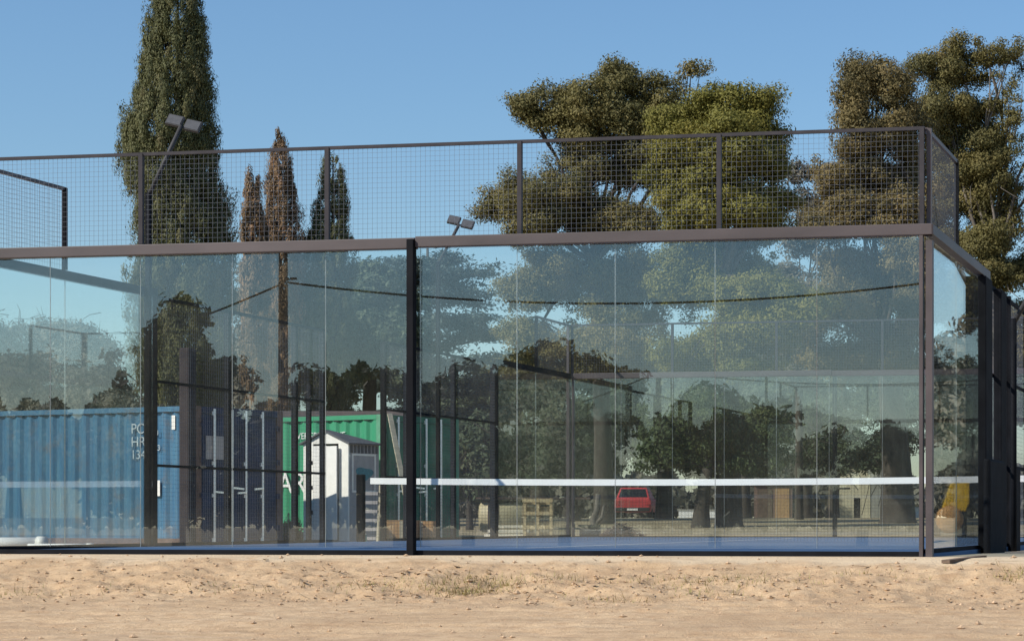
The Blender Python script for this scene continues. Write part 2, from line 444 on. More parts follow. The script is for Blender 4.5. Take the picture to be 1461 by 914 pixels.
def glass_run(root, u0, u1, n, z0, z1, out, seals=True):
    wdt = (u1-u0)/n
    for i in range(n):
        a, b = u0 + i*wdt + .005, u0 + (i+1)*wdt - .005
        bx('glass_pane', 'glass', root, a, b, -.006, .006, z0, z1)
    if seals:
        for i in range(1, n):
            u = u0 + i*wdt
            bx('joint_strip', 'seal', root, u-.0016, u+.0016, -.004, .004, z0, z1)

BEAM0, BEAM1 = 2.985, 3.09
def end_wall(root, out, detailed):
    # glass to 3 m, welded mesh from 3 m to 4 m
    glass_run(root, 0.0, 9.95 if detailed else 10.0, 10, .045, BEAM0-.005, out)
    yo = out*.07
    bx('base_rail', 'dark_steel', root, 0, 9.95, min(out*.05, -out*.02), max(out*.05, -out*.02), -.05, .018)
    ya, yb = sorted((out*.085, -out*.02))
    # two beam lengths meeting on the mid post
    bx('top_beam', 'steel', root, -.06, 4.945, ya, yb, BEAM0-.012, BEAM1-.012, bevel=.006)
    bx('top_beam', 'steel', root, 4.95, 10.075, ya, yb, BEAM0, BEAM1, bevel=.006)
    pa, pb = sorted((out*.12, out*.03))
    bx('post', 'dark_steel', root, 4.875, 4.945, pa, pb, -.09, BEAM1-.03, bevel=.004)
    for i in range(5):
        wires(2*i + .02, 2*i + 1.98, BEAM1, 3.985).build('mesh_panel', 'wire', root)
    for i in range(6):
        u = min(max(2*i, .0), 9.965)
        bx('mesh_post', 'rail_steel', root, u-.022, u+.022, -.025, .02, BEAM1, 4.0)
    bx('top_rail', 'rail_steel', root, 0, 9.99, -.016, .016, 3.98, 4.012)
    for u in (9.95,) if detailed else (0.03, 9.93):
        bx('post', 'steel', root, u, u+.035, *sorted((out*.08, -out*.02)), -.06, BEAM0-.002)

front = thing('glass_wall', 'long front glass wall with wire mesh above, facing the sandy bank', 'glass wall', (-10, 0, 0), 0, 'court enclosure walls')
end_wall(front, -1, True)
far = thing('glass_wall', 'far end glass wall of the court, beyond the net', 'glass wall', (0, 20, 0), math.pi, 'court enclosure walls')
end_wall(far, -1, False)

def side_wall(label, x, out, seen_from_outside):
    r = thing('side_wall', label, 'court side wall', (x, 0, 0), math.pi/2, 'court enclosure walls')
    pa, pb = sorted((out*.075, out*.005))
    for s in (0, 1):
        L = (lambda u: u) if s == 0 else (lambda u: 20-u)
        def rng(a, b): return sorted((L(a), L(b)))
        glass_run(r, *rng(.03, 3.96), 2, .045, BEAM0-.005, out)
        bx('top_beam', 'steel' if seen_from_outside else 'dark_steel', r, *rng(-.08, 4.06), *sorted((out*.085, -out*.02)), BEAM0, BEAM1-.006, bevel=.005)  # left wall's beams coloured darker to stand in for their shaded inner face
        wires(*rng(.02, 1.98), BEAM1, 3.985).build('mesh_panel', 'wire', r)
        bx('top_rail', 'steel', r, *rng(0.03, 2.0), -.018, .018, 3.97, 4.007)
        bx('mesh_post', 'steel', r, *rng(.025, .075), *sorted((out*.05, out*.005)), BEAM1, 4.0)
        bx('mesh_post', 'dark_steel', r, *rng(1.96, 2.01), -.025, .02, BEAM1, 4.0)
        bx('post', 'steel', r, *rng(-.08, 0.02), *sorted((out*.075, out*.012)), -.06, BEAM0-.05)
        bx('post', 'dark_steel', r, *rng(3.95, 4.10), *sorted((out*.10, out*.005)), -.10, BEAM0-.001)
    # mesh stretch to 3 m with rails at 1 m and 2 m and an open gateway by the net
    us = [4.1, 6, 8, 8.45, 8.9, 11.1, 12, 14, 15.9]
    for u in us[1:-1]:
        wd = .019 if u in (8.45, 8.9) else .04
        bx('post', 'dark_steel', r, u-wd, u+wd, pa, pb, -.10, 3.0 if u not in (8.45,) else 2.2)
    for a, b in zip(us[:-1], us[1:]):
        if a == 8.9: continue
        wires(a+.03, b-.03, .05, 2.97).build('mesh_panel', 'wire', r)
    for z in (.97, 1.98):
        bx('mid_rail', 'dark_steel', r, 4.1, 8.9, -.016, .016, z-.016, z+.016)
        bx('mid_rail', 'dark_steel', r, 11.1, 15.9, -.016, .016, z-.016, z+.016)
    bx('top_rail', 'dark_steel', r, 4.1, 8.85, -.018, .018, 2.965, 3.005)
    bx('top_rail', 'dark_steel', r, 11.15, 15.9, -.018, .018, 2.965, 3.005)
    bx('base_rail', 'dark_steel', r, .02, 8.9, *sorted((out*.05, -out*.02)), -.08, .04)
    bx('base_rail', 'dark_steel', r, 11.1, 19.98, *sorted((out*.05, -out*.02)), -.08, .04)
    return r
lw = side_wall('side wall of glass and dark mesh in front of the blue container', -10.0, 1, False)
bx('padded_post', 'padding', lw, 4.93, 5.12, .02, .16, -.10, 2.45, bevel=.02)
rw = side_wall('outward facing side wall at the right corner, mirror bright glass then dark mesh', 0.0, -1, True)
bx('wide_post', 'dark_steel', rw, 3.42, 3.94, -.12, -.03, -.08, 2.97, bevel=.01)
bx('post_padding', 'dark_steel', rw, 3.15, 4.45, -.20, -.125, -.08, .98, bevel=.03)
bx('wide_post', 'dark_steel', rw, 4.75, 5.25, -.12, -.03, -.08, 2.96, bevel=.01)
bx('post_padding', 'dark_steel', rw, 5.8, 6.3, -.16, -.085, -.08, .95, bevel=.03)

# net
net = thing('court_net', 'black court net with a broad white tape strung between posts', 'net', (-5, 10, 0))
m = MB(); nn = 100
def sag(x): return .93 - .035*(1-(x/4.8)**2)
pts = [(-4.78 + 9.66*i/nn) for i in range(nn+1)]
top = [(x, 0, sag(x)) for x in pts]
vs = []; fs = []
for x in pts:
    z = sag(x); vs += [(x,-.012,z),(x,.012,z),(x,.014,z-.09),(x,-.014,z-.09)]
for i in range(nn):
    a = 4*i
    for k in range(4): fs.append((a+k, a+(k+1)%4, a+4+(k+1)%4, a+4+k))
fs += [(0,3,2,1), (4*nn,4*nn+1,4*nn+2,4*nn+3)]
m.add(vs, fs); m.build('tape', 'white_tape', net)
m = MB()
for i in range(1, 200):
    x = -4.8 + 9.6*i/200; m.box(x-.0012, x+.0012, -.0012, .0012, .02, sag(x)-.09)
for j in range(1, 18):
    z = .02 + j*.046
    m.box(-4.8, 4.8, .0015, .0039, z-.0012, z+.0012)
m.build('netting', 'netting', net)
for x in (-4.93, 4.95):
    bx('post', 'dark_steel', net, x-.055, x+.055, -.05, .05, 0, .98, bevel=.012)

# floodlight masts
def mast(label, x, y, knee, tip, lean, group='floodlight masts at the court'):
    t = thing('floodlight_mast', label, 'light mast', (x, y, float(gz(x, y))), 0, group)
    b = -t.location.z
    MB().box(-.03, .03, -.03, .03, -.02, knee+b).build('pole', 'dark_steel', t, bevel=.006)
    dx, dy = lean
    MB().tube([(0, 0, knee+b-.04), (dx, dy, tip+b)], .026, 8).build('arm', 'lamp_grey', t, True)
    MB().box(-.12, .12, -.06, .06, -.01, .02).build('base_plate', 'dark_steel', t)
    for s in (-1, 1):
        h = MB(); px, py, pz = dx + s*.115, dy + .06, tip+b+.03 - s*.035
        # flat LED head tilted down into the court
        n = Vector((0.20, -.86, .48)).normalized() if lean[0] >= 0 else Vector((-.2, -.86, .48)).normalized()
        u = Vector((1, .18, -.28)).normalized(); vv = n.cross(u).normalized(); u = vv.cross(n).normalized()
        c = Vector((px, py, pz)); 
        def q(a, bb, cc): return c + u*a + vv*bb + n*cc
        for nm, mt, hw, hh, d0, d1 in (('floodlight', 'lamp_grey', .098, .075, -.022, .022), ):
            h.add([q(i*hw, j*hh, k) for k in (d0, d1) for i, j in ((-1,-1),(1,-1),(1,1),(-1,1))],
                  [(0,3,2,1),(4,5,6,7),(0,1,5,4),(1,2,6,5),(2,3,7,6),(3,0,4,7)])
        fl = h.build('floodlight', 'lamp_grey', t, bevel=.006)
        l = MB(); l.add([q(i*.084, j*.062, k) for k in (.0225, .027) for i, j in ((-1,-1),(1,-1),(1,1),(-1,1))],
                  [(0,3,2,1),(4,5,6,7),(0,1,5,4),(1,2,6,5),(2,3,7,6),(3,0,4,7)])
        l.build('lens', 'lens', fl)
    return t
mast('tall floodlight mast with paired grey lamps before the tall cypress', -9.962, 3.80, 4.2, 5.0, (.40, .05))
mast('distant floodlight mast whose lamps show against open sky', -9.93, 13.05, 4.42, 5.02, (.34, .05))
# leaning steel pole at the right side
t = thing('leaning_pole', 'grey steel pole leaning outward beside the right side wall', 'pole', (.16, 5.6, float(gz(.16, 5.6))))
MB().tube([(0, 0, -.05), (0, 0, 2.75)], .035, 10).build('upright', 'dark_steel', t, True)
MB().tube([(0, 0, 2.7), (.75, .3, 4.1)], .03, 10).build('arm', 'lamp_grey', t, True)

# ------------------------------------------------------------------ shipping containers
def container(name, label, corner, rot, L, paint, dark, frame, doors=True):
    """corner: near vertical edge between long side and door end. local x runs from the corner along the door end, local y along the long side"""
    r = thing('shipping_container', label, 'container', corner, rot)
    Wd, H = 2.44, 2.59
    # corrugated long side in plane x=0 facing -x
    def corr(x_out, x_in, y0, y1, z0, z1, per=.278):
        m = MB(); prof = []
        y = y0; k = 0
        while y < y1:
            for dy, d in ((0, 0), (.07, 0), (.139, 1), (.209, 1)):
                if y+dy <= y1: prof.append((y+dy, d))
            y += per
        prof.append((y1, 0))
        vs = []
        for yy, d in prof:
            xx = x_out if d == 0 else x_in
            vs += [(xx, yy, z0), (xx, yy, z1)]
        m.add(vs, [(2*i, 2*i+2, 2*i+3, 2*i+1) for i in range(len(prof)-1)])
        return m
    corr(.015, .05, .16, L-.16, .16, H-.10).build('side_panel', paint, r)
    corr(Wd-.015, Wd-.05, .16, L-.16, .16, H-.10).build('side_panel', paint, r)
    bx('far_end_panel', paint, r, .1, Wd-.1, L-.06, L-.03, .16, H-.1)
    bx('floor_panel', 'rust_frame', r, .06, Wd-.06, .08, L-.06, .10, .14)
    # roof with a slight wave
    m = MB(); ny = 22
    for i in range(ny):
        y0 = .1 + (L-.2)*i/ny; y1 = y0 + (L-.2)/ny*.55
        m.box(.06, Wd-.06, y0, y1, H-.035, H-.012)
    m.box(.05, Wd-.05, .05, L-.05, H-.06, H-.034); m.build('roof', paint, r)
    for x0, x1 in ((0, .06), (Wd-.06, Wd)):
        bx('top_rail', paint, r, x0, x1, .16, L-.16, H-.10, H-.004)
        bx('bottom_rail', frame, r, x0, x1, .16, L-.16, .0, .16)
    for x0, x1 in ((0, .16), (Wd-.16, Wd)):
        for y0, y1 in ((0, .16), (L-.16, L)):
            bx('corner_post', frame, r, x0, x1, y0, y1, .0, H, bevel=.008)
    bx('door_header', dark, r, .16, Wd-.16, .01, .12, H-.13, H-.006)
    bx('door_sill', dark, r, .16, Wd-.16, .01, .12, .0, .15)
    # dark strips stand in for shade in the lashing recesses under the top rail
    y = .35
    while y < L-.5:
        bx('slot_shade', 'rubber', r, -.003, .002, y, y+.15, H-.118, H-.098); y += .278
    # doors
    for d, (x0, x1) in enumerate(((.17, Wd/2-.01), (Wd/2+.01, Wd-.17))):
        dr = MB()
        dr.box(x0, x1, .04, .08, .16, H-.14)
        for z in (.25, .70, 1.15, 1.60, 2.05):
            dr.box(x0+.04, x1-.04, .022, .039, z, z+.30)
        dr = dr.build('door', dark, r)
        for k in ((.31, .78) if d == 0 else (.13, .58)):
            xx = x0 + (x1-x0)*k
            rod = MB().tube([(xx, -.012, .05), (xx, -.012, H-.04)], .024, 10)
            for z in (.13, .95, 1.55, H-.12): rod.box(xx-.045, xx+.045, -.004, .03, z-.035, z+.035)
            rod.build('locking_bar', 'galvanised', dr, False)
            hz = 1.02 if k < .5 else 1.10
            hd = MB().bar((xx, -.03, hz), (xx + (.30 if d == 0 else -.26), -.03, hz-.02), .02, .035)
            hd.build('handle', 'galvanised', dr)
        for z in (.35, .95, 1.6, 2.25):
            hx = x0-.03 if d == 0 else x1+.03
            MB().box(hx-.05, hx+.05, .0, .03, z-.05, z+.05).build('hinge', dark, dr)
    return r

def ang(v): return math.atan2(v[1], v[0])
def camdir(a, b):
    p = a*RIGHT + b*FWD; return p / np.linalg.norm(p)
# blue one: the near edge at pixel 272
ca = W(279, 0, 41.4); ca[2] = -.18
e2 = camdir(.43, .90)                       # along the door end
ROT = ang(e2)
# local y must run along the long side (camera left, away): -90 deg mirrored, so build mirrored through local axes
blue = container('blue', 'weathered blue container with rusty edges and grey barred doors', ca, ROT, 6.06, 'blue_paint', 'blue_dark', 'rust_frame')
# letters on the long side (facing local -x)
sideR = (math.pi/2, 0, -math.pi/2)
lettering('lettering', 'PCI\nHR', .27, 'faded_letter', blue, (-.004, 1.54, 2.10), sideR)
lettering('lettering', '134', .24, 'faded_letter', blue, (-.004, 1.54, 1.63), sideR)
lettering('lettering', 'U', .15, 'faded_letter', blue, (-.004, .98, 2.05), sideR)
lettering('lettering', '93', .15, 'faded_letter', blue, (-.004, .98, 1.78), sideR)
bx('sticker', 'white_paint', blue, -.006, .0, .84, 1.06, .94, 1.23)
bx('sticker', 'white_paint', blue, -.006, .0, .48, .56, 2.16, 2.42)
bx('grey_patch', 'grey_plastic', blue, .30, 1.02, .012, .02, 1.62, 2.05)

cg = W(545, 0, 46.5); cg[2] = -.10
green = container('green', 'bright green container with large white letters and barred dark doors', cg, ang(camdir(.50, .866)), 6.06, 'green_paint', 'green_dark', 'green_frame')
lettering('lettering', 'A', .62, 'white_paint', green, (-.006, 2.88, .99), sideR, .005)
lettering('lettering', 'R', .62, 'white_paint', green, (-.006, 2.46, .99), sideR, .005)
lettering('lettering', 'EVERGREEN LINE', .19, 'white_paint', green, (-.006, 2.44, 2.12), sideR)

# ------------------------------------------------------------------ shed and yard clutter
cs = W(497, 0, 45.2); gzs = -.13
fd = camdir(.5, .87)                        # along the right face, away
shed = thing('garden_shed', 'white gabled garden shed with a door ajar and printed side painted shade grey', 'shed', (cs[0], cs[1], gzs), ang(fd))
# local x: along right face (away), local y: along the front to the left
FW, DP, EH, AH = 1.20, .90, 1.98, 2.22
m = MB().box(-.0, .03, 0, .26, .03, EH); m.box(0, .03, .94, FW, .03, EH); 
m.prism([(0, EH), (FW/2, AH), (FW, EH)], 0, .03, 'x')
m.build('front_wall', 'white_plastic', shed)
bx('side_wall', 'grey_plastic', shed, .031, DP, 0, .03, .03, EH)  # right face of the white shed painted grey for its shade
bx('side_wall', 'white_plastic', shed, .031, DP, FW-.03, FW, .03, EH)
bx('back_wall', 'white_plastic', shed, DP-.03, DP, .031, FW-.031, .03, EH)
bx('base', 'grey_plastic', shed, -.02, DP+.02, -.02, FW+.02, 0, .03)
m = MB()
y0, y1, yc, zr, ze = -.07, FW+.07, FW/2, AH+.012, EH-.02
rv = [(-.06, y0, ze), (DP+.06, y0, ze), (DP+.06, y1, ze), (-.06, y1, ze), (-.06, yc, zr), (.10, yc, zr)]
n_ = len(rv)
m.add(rv + [(p_[0], p_[1], p_[2]+.03) for p_ in rv],
      [(6,7,11,10), (7,8,11), (8,9,10,11), (0,1,7,6), (1,2,8,7), (2,3,9,8), (3,4,10,9), (4,0,6,10), (1,0,4,5), (2,1,5), (3,2,5,4)])
m.build('roof', 'dark_roof', shed)
m = MB()
for i in range(8):
    x = .06 + i*.105; m.box(x, x+.06, -.012, -.001, EH-.19, EH-.03)
m.build('eave_strip', 'dark_roof', shed)
bx('door_leaf', 'white_paint', shed, -.02, .0, .56, .93, .05, EH-.04)
dl = MB().box(-.012, .012, 0, .34, .05, EH-.05).build('door_leaf', 'white_paint', shed, loc=(-.01, .56, 0))
dl.rotation_euler = (0, 0, math.radians(168))
for z in (.6, 1.1, 1.6): bx('hinge', 'dark_steel', shed, -.03, -.0205, .93, .96, z-.04, z+.04)
# printed panel on the shade-grey side
m = MB()
for a, b, c, d in ((.10,.14,1.0,1.78),(.76,.80,1.0,1.78),(.14,.76,1.74,1.78),(.14,.76,1.0,1.04)): m.box(a, b, -.010, -.001, c, d)
m.build('panel_frame', 'white_plastic', shed)
pt = []
for k in range(28):
    a = 2*math.pi*k/28; rr = 1 + .18*math.sin(3*a+.6)
    pt.append((.46 + .24*math.cos(a)*rr, 1.38 + .13*math.sin(a)*rr))
MB().prism(pt, -.008, -.001, 'y').build('emblem', 'teal_print', shed)

def local_thing(name, label, cat, px, Z, rot=None, z=None, group=None):
    p = W(px, 0, Z)
    return thing(name, label, cat, (p[0], p[1], float(gz(p[0], p[1])) if z is None else z), TH if rot is None else rot, group)

# slatted step rack by the shed
t = local_thing('slatted_rack', 'grey slatted rack leaning by the shed, partly behind the net post', 'rack', 527, 43.0)
for i in range(6):
    bx('slat', 'grey_plastic', t, -.19, .14, -.05+.03*i, .11+.03*i, .10+.17*i, .16+.17*i)
for x0 in (-.23, .145):
    MB().prism([(-.10, 0), (.02, 0), (.30, 1.14), (.18, 1.14)], x0, x0+.04, 'x').build('side_rail', 'plank_wood', t)
# bottle
t = local_thing('water_bottle', 'teal bottle with a white top standing at the foot of the rack', 'bottle', 516, 41.6)
MB().tube([(0,0,0),(0,0,.20)], [.095,.095], 14).build('body', 'teal_bottle', t, True)
MB().tube([(0,0,.20),(0,0,.24),(0,0,.33)], [.09,.065,.06], 14).build('cap', 'white_plastic', t, True)
# cardboard boxes
def carton(label, px, Z, wd, h, rot, flap):
    t = local_thing('cardboard_box', label, 'box', px, Z, TH+rot, group='cardboard boxes beside the green container')
    bx('body', 'cardboard', t, -wd/2, wd/2, -.25, .25, 0, h)
    bx('packing_tape', 'plank_wood', t, -.03, .03, -.253, -.2505, 0, h)
    m = MB()
    if flap: m.bar((-wd/2, -.25, h), (-wd/2+.1, -.5, h+.12), .02, wd*.3, (0,1,0))
    m.box(-wd/2, wd/2, -.25, .25, h+.002, h+.012); m.build('lid', 'cardboard', t)
carton('wide brown cardboard box with a lighter front, left of the mid post', 575, 44.0, .58, .46, .05, False)
carton('square brown cardboard box behind the mid post', 606, 44.3, .46, .44, -.1, False)
# plank leaning on the green container
t = local_thing('leaning_plank', 'long pale plank leaning diagonally against the green container', 'plank', 592, 45.2)
a = np.array([0, 0, 0.0]); b = W(556, 590, 46.3) - np.array(t.location)
c_, s_ = math.cos(-TH), math.sin(-TH); b = np.array([b[0]*c_-b[1]*s_, b[0]*s_+b[1]*c_, b[2]])
MB().bar(a, b, .10, .035).build('board', 'plank_wood', t)
# short stake by the boxes
t = local_thing('wooden_stake', 'short brown stake leaning on the cardboard boxes', 'stake', 590, 42.9)
MB().bar((0, 0, 0), (-.14, .35, .46), .06, .03).build('shaft', 'cardboard', t)
# pipes at the left
for i, (px0, px1, py, Z, r, lab) in enumerate(((-60, 66, 774, 30.2, .075, 'thick white pipe lying on the ground at the left edge'),
                                    (40, 133, 778, 29.6, .028, 'thin white pipe lying past the end of the thick pipe'))):
    p0, p1 = W(px0, py, Z), W(px1, py+2, Z)
    t = thing('white_pipe', lab, 'pipe', p0, 0)
    d = p1 - p0; d[2] = 0
    m = MB().tube([(0,0,0), d], r, 14, cap=True); m.build('barrel', 'white_paint', t, True)
    MB().tube([tuple(d*.9), tuple(d*1.0)], r*1.18, 14).build('coupling', 'white_plastic', t, True)

# tank, white boards, pallet
t = local_thing('storage_tank', 'cream round tank lying behind stacked white boards', 'tank', 726, 47.5, TH+.1)
m = MB().tube([(-.62,0,.50),(-.55,0,.50),(.5,0,.50),(.58,0,.50)], [.22,.33,.33,.2], 22); m.build('shell', 'tank_cream', t, True)
for x in (-.42, -.22, .3): MB().tube([(x,0,.50),(x+.03,0,.50)], .34, 22).build('hoop', 'rust_frame', t, True)
for x in (-.35, .3): bx('cradle', 'old_wood', t, x-.05, x+.05, -.25, .25, 0, .2)
bx('top_board', 'old_wood', t, -.66, 1.7, -.3, .3, .86, .90)
for k in range(4):
    p = W(726 + 3*k - 6, 0, 44.5)
    t = thing('white_board', ['white board at the bottom of the stack beside the pallet', 'second white board from the ground in the stack',
               'third white board from the ground in the stack', 'topmost short white board of the stack'][k], 'board',
              (p[0], p[1], float(gz(p[0], p[1])) + .05 + .085*k), TH + (.02, -.05, .04, .08)[k], 'white boards stacked by the pallet')
    ln = (.30, .42, .40, .32)[k]
    bx('plank', 'board_white', t, -ln, ln, -.12, .12, 0, .055)
p = W(768, 0, 44.2)
pal = thing('wooden_pallet', 'pale wooden pallet standing upright on its edge', 'pallet', (p[0], p[1], float(gz(p[0], p[1])) + .02), TH-.04)
hgt = .86
for x in (-.26, 0, .26): bx('bearer', 'pale_wood', pal, x-.03, x+.03, -.05, .05, 0, hgt)
for z in (.0, .26, .53, .78):
    bx('slat', 'pale_wood', pal, -.30, .30, -.075, -.051, z, z+.075)
for z in (.10, .32, .60, .74):
    bx('slat', 'pale_wood', pal, -.30, .30, .051, .072, z, z+.10)
# block and branch heap
t = local_thing('black_crate', 'black plastic crate on the dirt before the branch heap', 'crate', 841, 43.6)
bx('body', 'rubber', t, -.17, .17, -.2, .2, 0, .30, bevel=.01); bx('rim', 'rubber', t, -.19, .19, -.22, .22, .30, .34)
bx('ledge', 'rubber', t, -.32, -.18, -.15, .15, 0, .12)
m = MB(); p = W(884, 0, 46)
for i in range(260):
    a = random.uniform(0, 6.28); rr = abs(random.gauss(0, .26)); x = math.cos(a)*rr; y = math.sin(a)*rr
    z = max(0, .30*(1-rr/.55)) * random.uniform(.2, 1); L = random.uniform(.12, .34); b = random.uniform(0, 6.28); tt = random.uniform(-.35, .45)
    m.tube([(x-math.cos(b)*L/2, y-math.sin(b)*L/2, z+.02-tt*L/2+.03), (x, y, z+.04+random.uniform(-.02,.02)), (x+math.cos(b)*L/2, y+math.sin(b)*L/2, max(.0, z+.03+tt*L/2))], [.010,.009,.005], 5)
hp = m.build('branch_heap', 'rust_frame', loc=(p[0], p[1], float(gz(p[0], p[1]))))
tag(hp, 'heap of cut brown branches on the dry ground', 'branch heap', None, 'stuff')
t = local_thing('dead_stump', 'pale bent stump with a cut limb beside the branch heap', 'stump', 850, 46.5)
MB().tube([(0,0,-.03),(.02,0,.18),(-.06,.02,.42),(.03,0,.62),(.05,0,.95)], [.11,.085,.075,.06,.05], 10).build('trunk', 'pale_bark', t, True)
MB().tube([(-.02,0,.3),(.14,-.02,.48),(.17,-.03,.72)], [.05,.04,.02], 8).build('limb', 'pale_bark', t, True)

# dark plank on the sand at the right corner
p0 = W(1349, 793, 20.6); p1 = W(1402, 787, 21.1)
t = thing('dark_plank', 'dark plank resting on the sand by the right corner', 'plank', (p0[0], p0[1], float(gz(p0[0], p0[1])) + .02), 0)
d = p1 - p0; MB().bar((0,0,0), (d[0], d[1], .035), .09, .03).build('board', 'old_wood', t)

# small site machine by the far wall, seen through the right corner
p = W(1360, 0, 48.5)
t = thing('site_mixer', 'small yellow site mixer with an orange drum', 'mixer', (p[0], p[1], float(gz(p[0], p[1]))), TH)
MB().prism([(-.24,.60),(.26,.52),(.34,.72),(.34,1.14),(-.06,1.12),(-.16,.82)], -.22, .22, 'y').build('hood', 'yellow_paint', t, bevel=.02)
MB().tube([(-.08,-.42,.36),(-.08,-.34,.36),(-.08,.05,.36),(-.08,.2,.36)], [.20,.29,.30,.15], 24).build('drum', 'orange_paint', t, True)
for x in (-.36, .26):
    MB().tube([(x-.04,.25,.20),(x+.04,.25,.20)], .20, 20).build('wheel', 'rubber', t, True)
MB().bar((-.36,.25,.20),(.26,.25,.20),.05,.05).bar((-.05,.1,.2),(.0,.1,.62),.06,.06).bar((.2,-.15,0),(.2,-.1,.6),.04,.04).bar((-.3,-.2,.0),(-.25,-.05,.6),.04,.04).bar((-.3,-.1,.6),(.2,-.1,.6),.04,.04).build('frame', 'dark_steel', t)
MB().prism([(-.02,1.10),(.10,1.11),(.10,1.3),(0,1.26)], -.06, .06, 'y').build('hopper', 'yellow_paint', t)

# red car far off between the trunks, seen from behind
p = W(908, 0, 108); car = thing('red_car', 'red hatchback parked far off between the tree trunks', 'car', (p[0], p[1], float(gz(p[0], p[1]))), TH)
body = MB()
def ring(y, pts): return [(x, y, z) for x, z in pts]
lo = [(-.84,.30),(.84,.30),(.88,.62),(.84,.92),(-.84,.92),(-.88,.62)]
vs = ring(-1.9, [(x*.96, z) for x, z in lo]) + ring(-1.7, lo) + ring(1.5, lo) + ring(2.0, [(x*.93, z*.9) for x, z in lo])
fs = [tuple(range(6)), tuple(range(18, 24))[::-1]]
for r_ in range(3):
    for k in range(6): fs.append((r_*6+k, r_*6+6+k, r_*6+6+(k+1)%6, r_*6+(k+1)%6))
body.add(vs, fs).build('body', 'red_paint', car, bevel=.05)
MB().add([(-.80,-1.75,.92),(.80,-1.75,.92),(.80,.9,.92),(-.80,.9,.92),(-.62,-1.35,1.46),(.62,-1.35,1.46),(.62,.1,1.46),(-.62,.1,1.46)],
   [(0,3,2,1),(4,5,6,7),(0,1,5,4),(1,2,6,5),(2,3,7,6),(3,0,4,7)]).build('cabin', 'red_paint', car, bevel=.04)
MB().add([(-.68,-1.70,1.00),(.68,-1.70,1.00),(.56,-1.43,1.38),(-.56,-1.43,1.38)], [(0,1,2,3)]).build('rear_window', 'dark_glass', car)
MB().box(-.80, .80, -1.98, -1.80, .34, .52).build('bumper', 'rubber', car, bevel=.03)
for s in (-1, 1):
    bx('tail_light', 'red_paint', car, s*.74-.10, s*.74+.10, -1.93, -1.88, .66, .86)
    for y in (-1.2, 1.25):
        MB().tube([(s*.66,y,.30),(s*.86,y,.30)], .30, 20).build('wheel', 'rubber', car, True)
bx('number_plate', 'white_paint', car, -.25, .25, -1.995, -1.981, .38, .48)

# far huts and walls beyond the trees
t = local_thing('cream_hut', 'cream hut with a dark doorway beyond the far wall', 'hut', 1212, 104, TH)
m = MB(); m.box(-.85, .2, 0, .12, 0, 2.6); m.box(.5, .95, 0, .12, 0, 2.6); m.box(.2, .5, 0, .12, .95, 2.6); m.build('wall', 'hut_cream', t)
bx('side_wall', 'hut_grey', t, .951, 2.2, .02, .14, 0, 2.5)
bx('back_wall', 'hut_grey', t, -.85, 2.2, 2.6, 2.7, 0, 2.5)
bx('doorway', 'dark_glass', t, .2, .5, .13, .2, 0, .949); bx('roof', 'dark_roof', t, -1.0, 2.4, -.2, 2.9, 2.61, 2.72)
bx('window', 'dark_glass', t, -.5, .02, -.012, -.001, 1.35, 1.42)
t = local_thing('brick_hut', 'small red brown brick hut among the trunks', 'hut', 1103, 112, TH)
m = MB().box(-.95, .95, 0, 1.6, 0, 1.75); m.build('wall', 'red_brick', t); bx('roof', 'dark_roof', t, -1.1, 1.1, -.2, 1.8, 1.752, 1.85)
bx('door', 'old_wood', t, -.75, -.05, -.03, -.002, 0, 1.45); bx('pale_door', 'cardboard', t, .1, .8, -.03, -.002, 0, 1.5)
t = local_thing('low_wall', 'low white wall at the edge of the far grass', 'wall', 1012, 118, TH)
bx('wall', 'white_paint', t, -1.6, 1.75, 0, .18, 0, .44); bx('coping', 'concrete', t, -1.65, 1.8, -.04, .22, .442, .49)
t = local_thing('white_crate', 'white boxy crate on the grass by the thick trunk', 'crate', 1306, 96, TH)
bx('body', 'white_paint', t, -.24, .35, 0, .5, 0, .42); bx('lid', 'white_plastic', t, -.26, .37, -.02, .52, .422, .47)

# brick outbuilding behind the green container
p = W(470, 0, 62)
t = thing('brick_outbuilding', 'low brick outbuilding with a tiled roof behind the green container', 'outbuilding', (p[0], p[1], float(gz(p[0], p[1]))), TH+.02)
bx('wall', 'red_brick', t, -1.5, 1.75, 0, 3.0, -.1, 2.78)
m = MB(); m.prism([(-.25, 2.80), (3.2, 2.80), (1.5, 3.26)], -1.7, 1.95, 'x'); m.build('roof', 'roof_tile', t)
for x in (-.6, .35): bx('window', 'dark_glass', t, x-.28, x+.28, -.012, -.002, 1.9, 2.6)

# ------------------------------------------------------------------ trees
def quads_mesh(name, C, U, V, tint, mat):
    """C centres, U and V half vectors: one leaf quad each"""
    n = len(C)
    v = np.empty((n, 4, 3), np.float32)
    v[:,0] = C - U; v[:,1] = C + V*.9 - U*.15; v[:,2] = C + U; v[:,3] = C - V*.9 - U*.15
    me = bpy.data.meshes.new(name)
    me.vertices.add(n*4); me.vertices.foreach_set('co', v.ravel())
    me.loops.add(n*4); me.loops.foreach_set('vertex_index', np.arange(n*4, dtype=np.int32))
    me.polygons.add(n); me.polygons.foreach_set('loop_start', np.arange(0, n*4, 4, dtype=np.int32))
    me.update(calc_edges=True)
    a = me.attributes.new('tint', 'FLOAT', 'POINT')
    a.data.foreach_set('value', np.repeat(np.clip(tint, 0, 1), 4).astype(np.float32))
    me.materials.append(MAT[mat])
    return me

def unit(a): return a / np.maximum(np.linalg.norm(a, axis=-1, keepdims=True), 1e-6)

def leaf_frame(n, N, size, aspect=0.55):
    R = unit(RNG.normal(size=(n, 3)))
    U = unit(np.cross(N, R)); V = np.cross(N, U)
    s = size * RNG.uniform(.6, 1.35, n)[:, None]
    return U * s, V * s * aspect

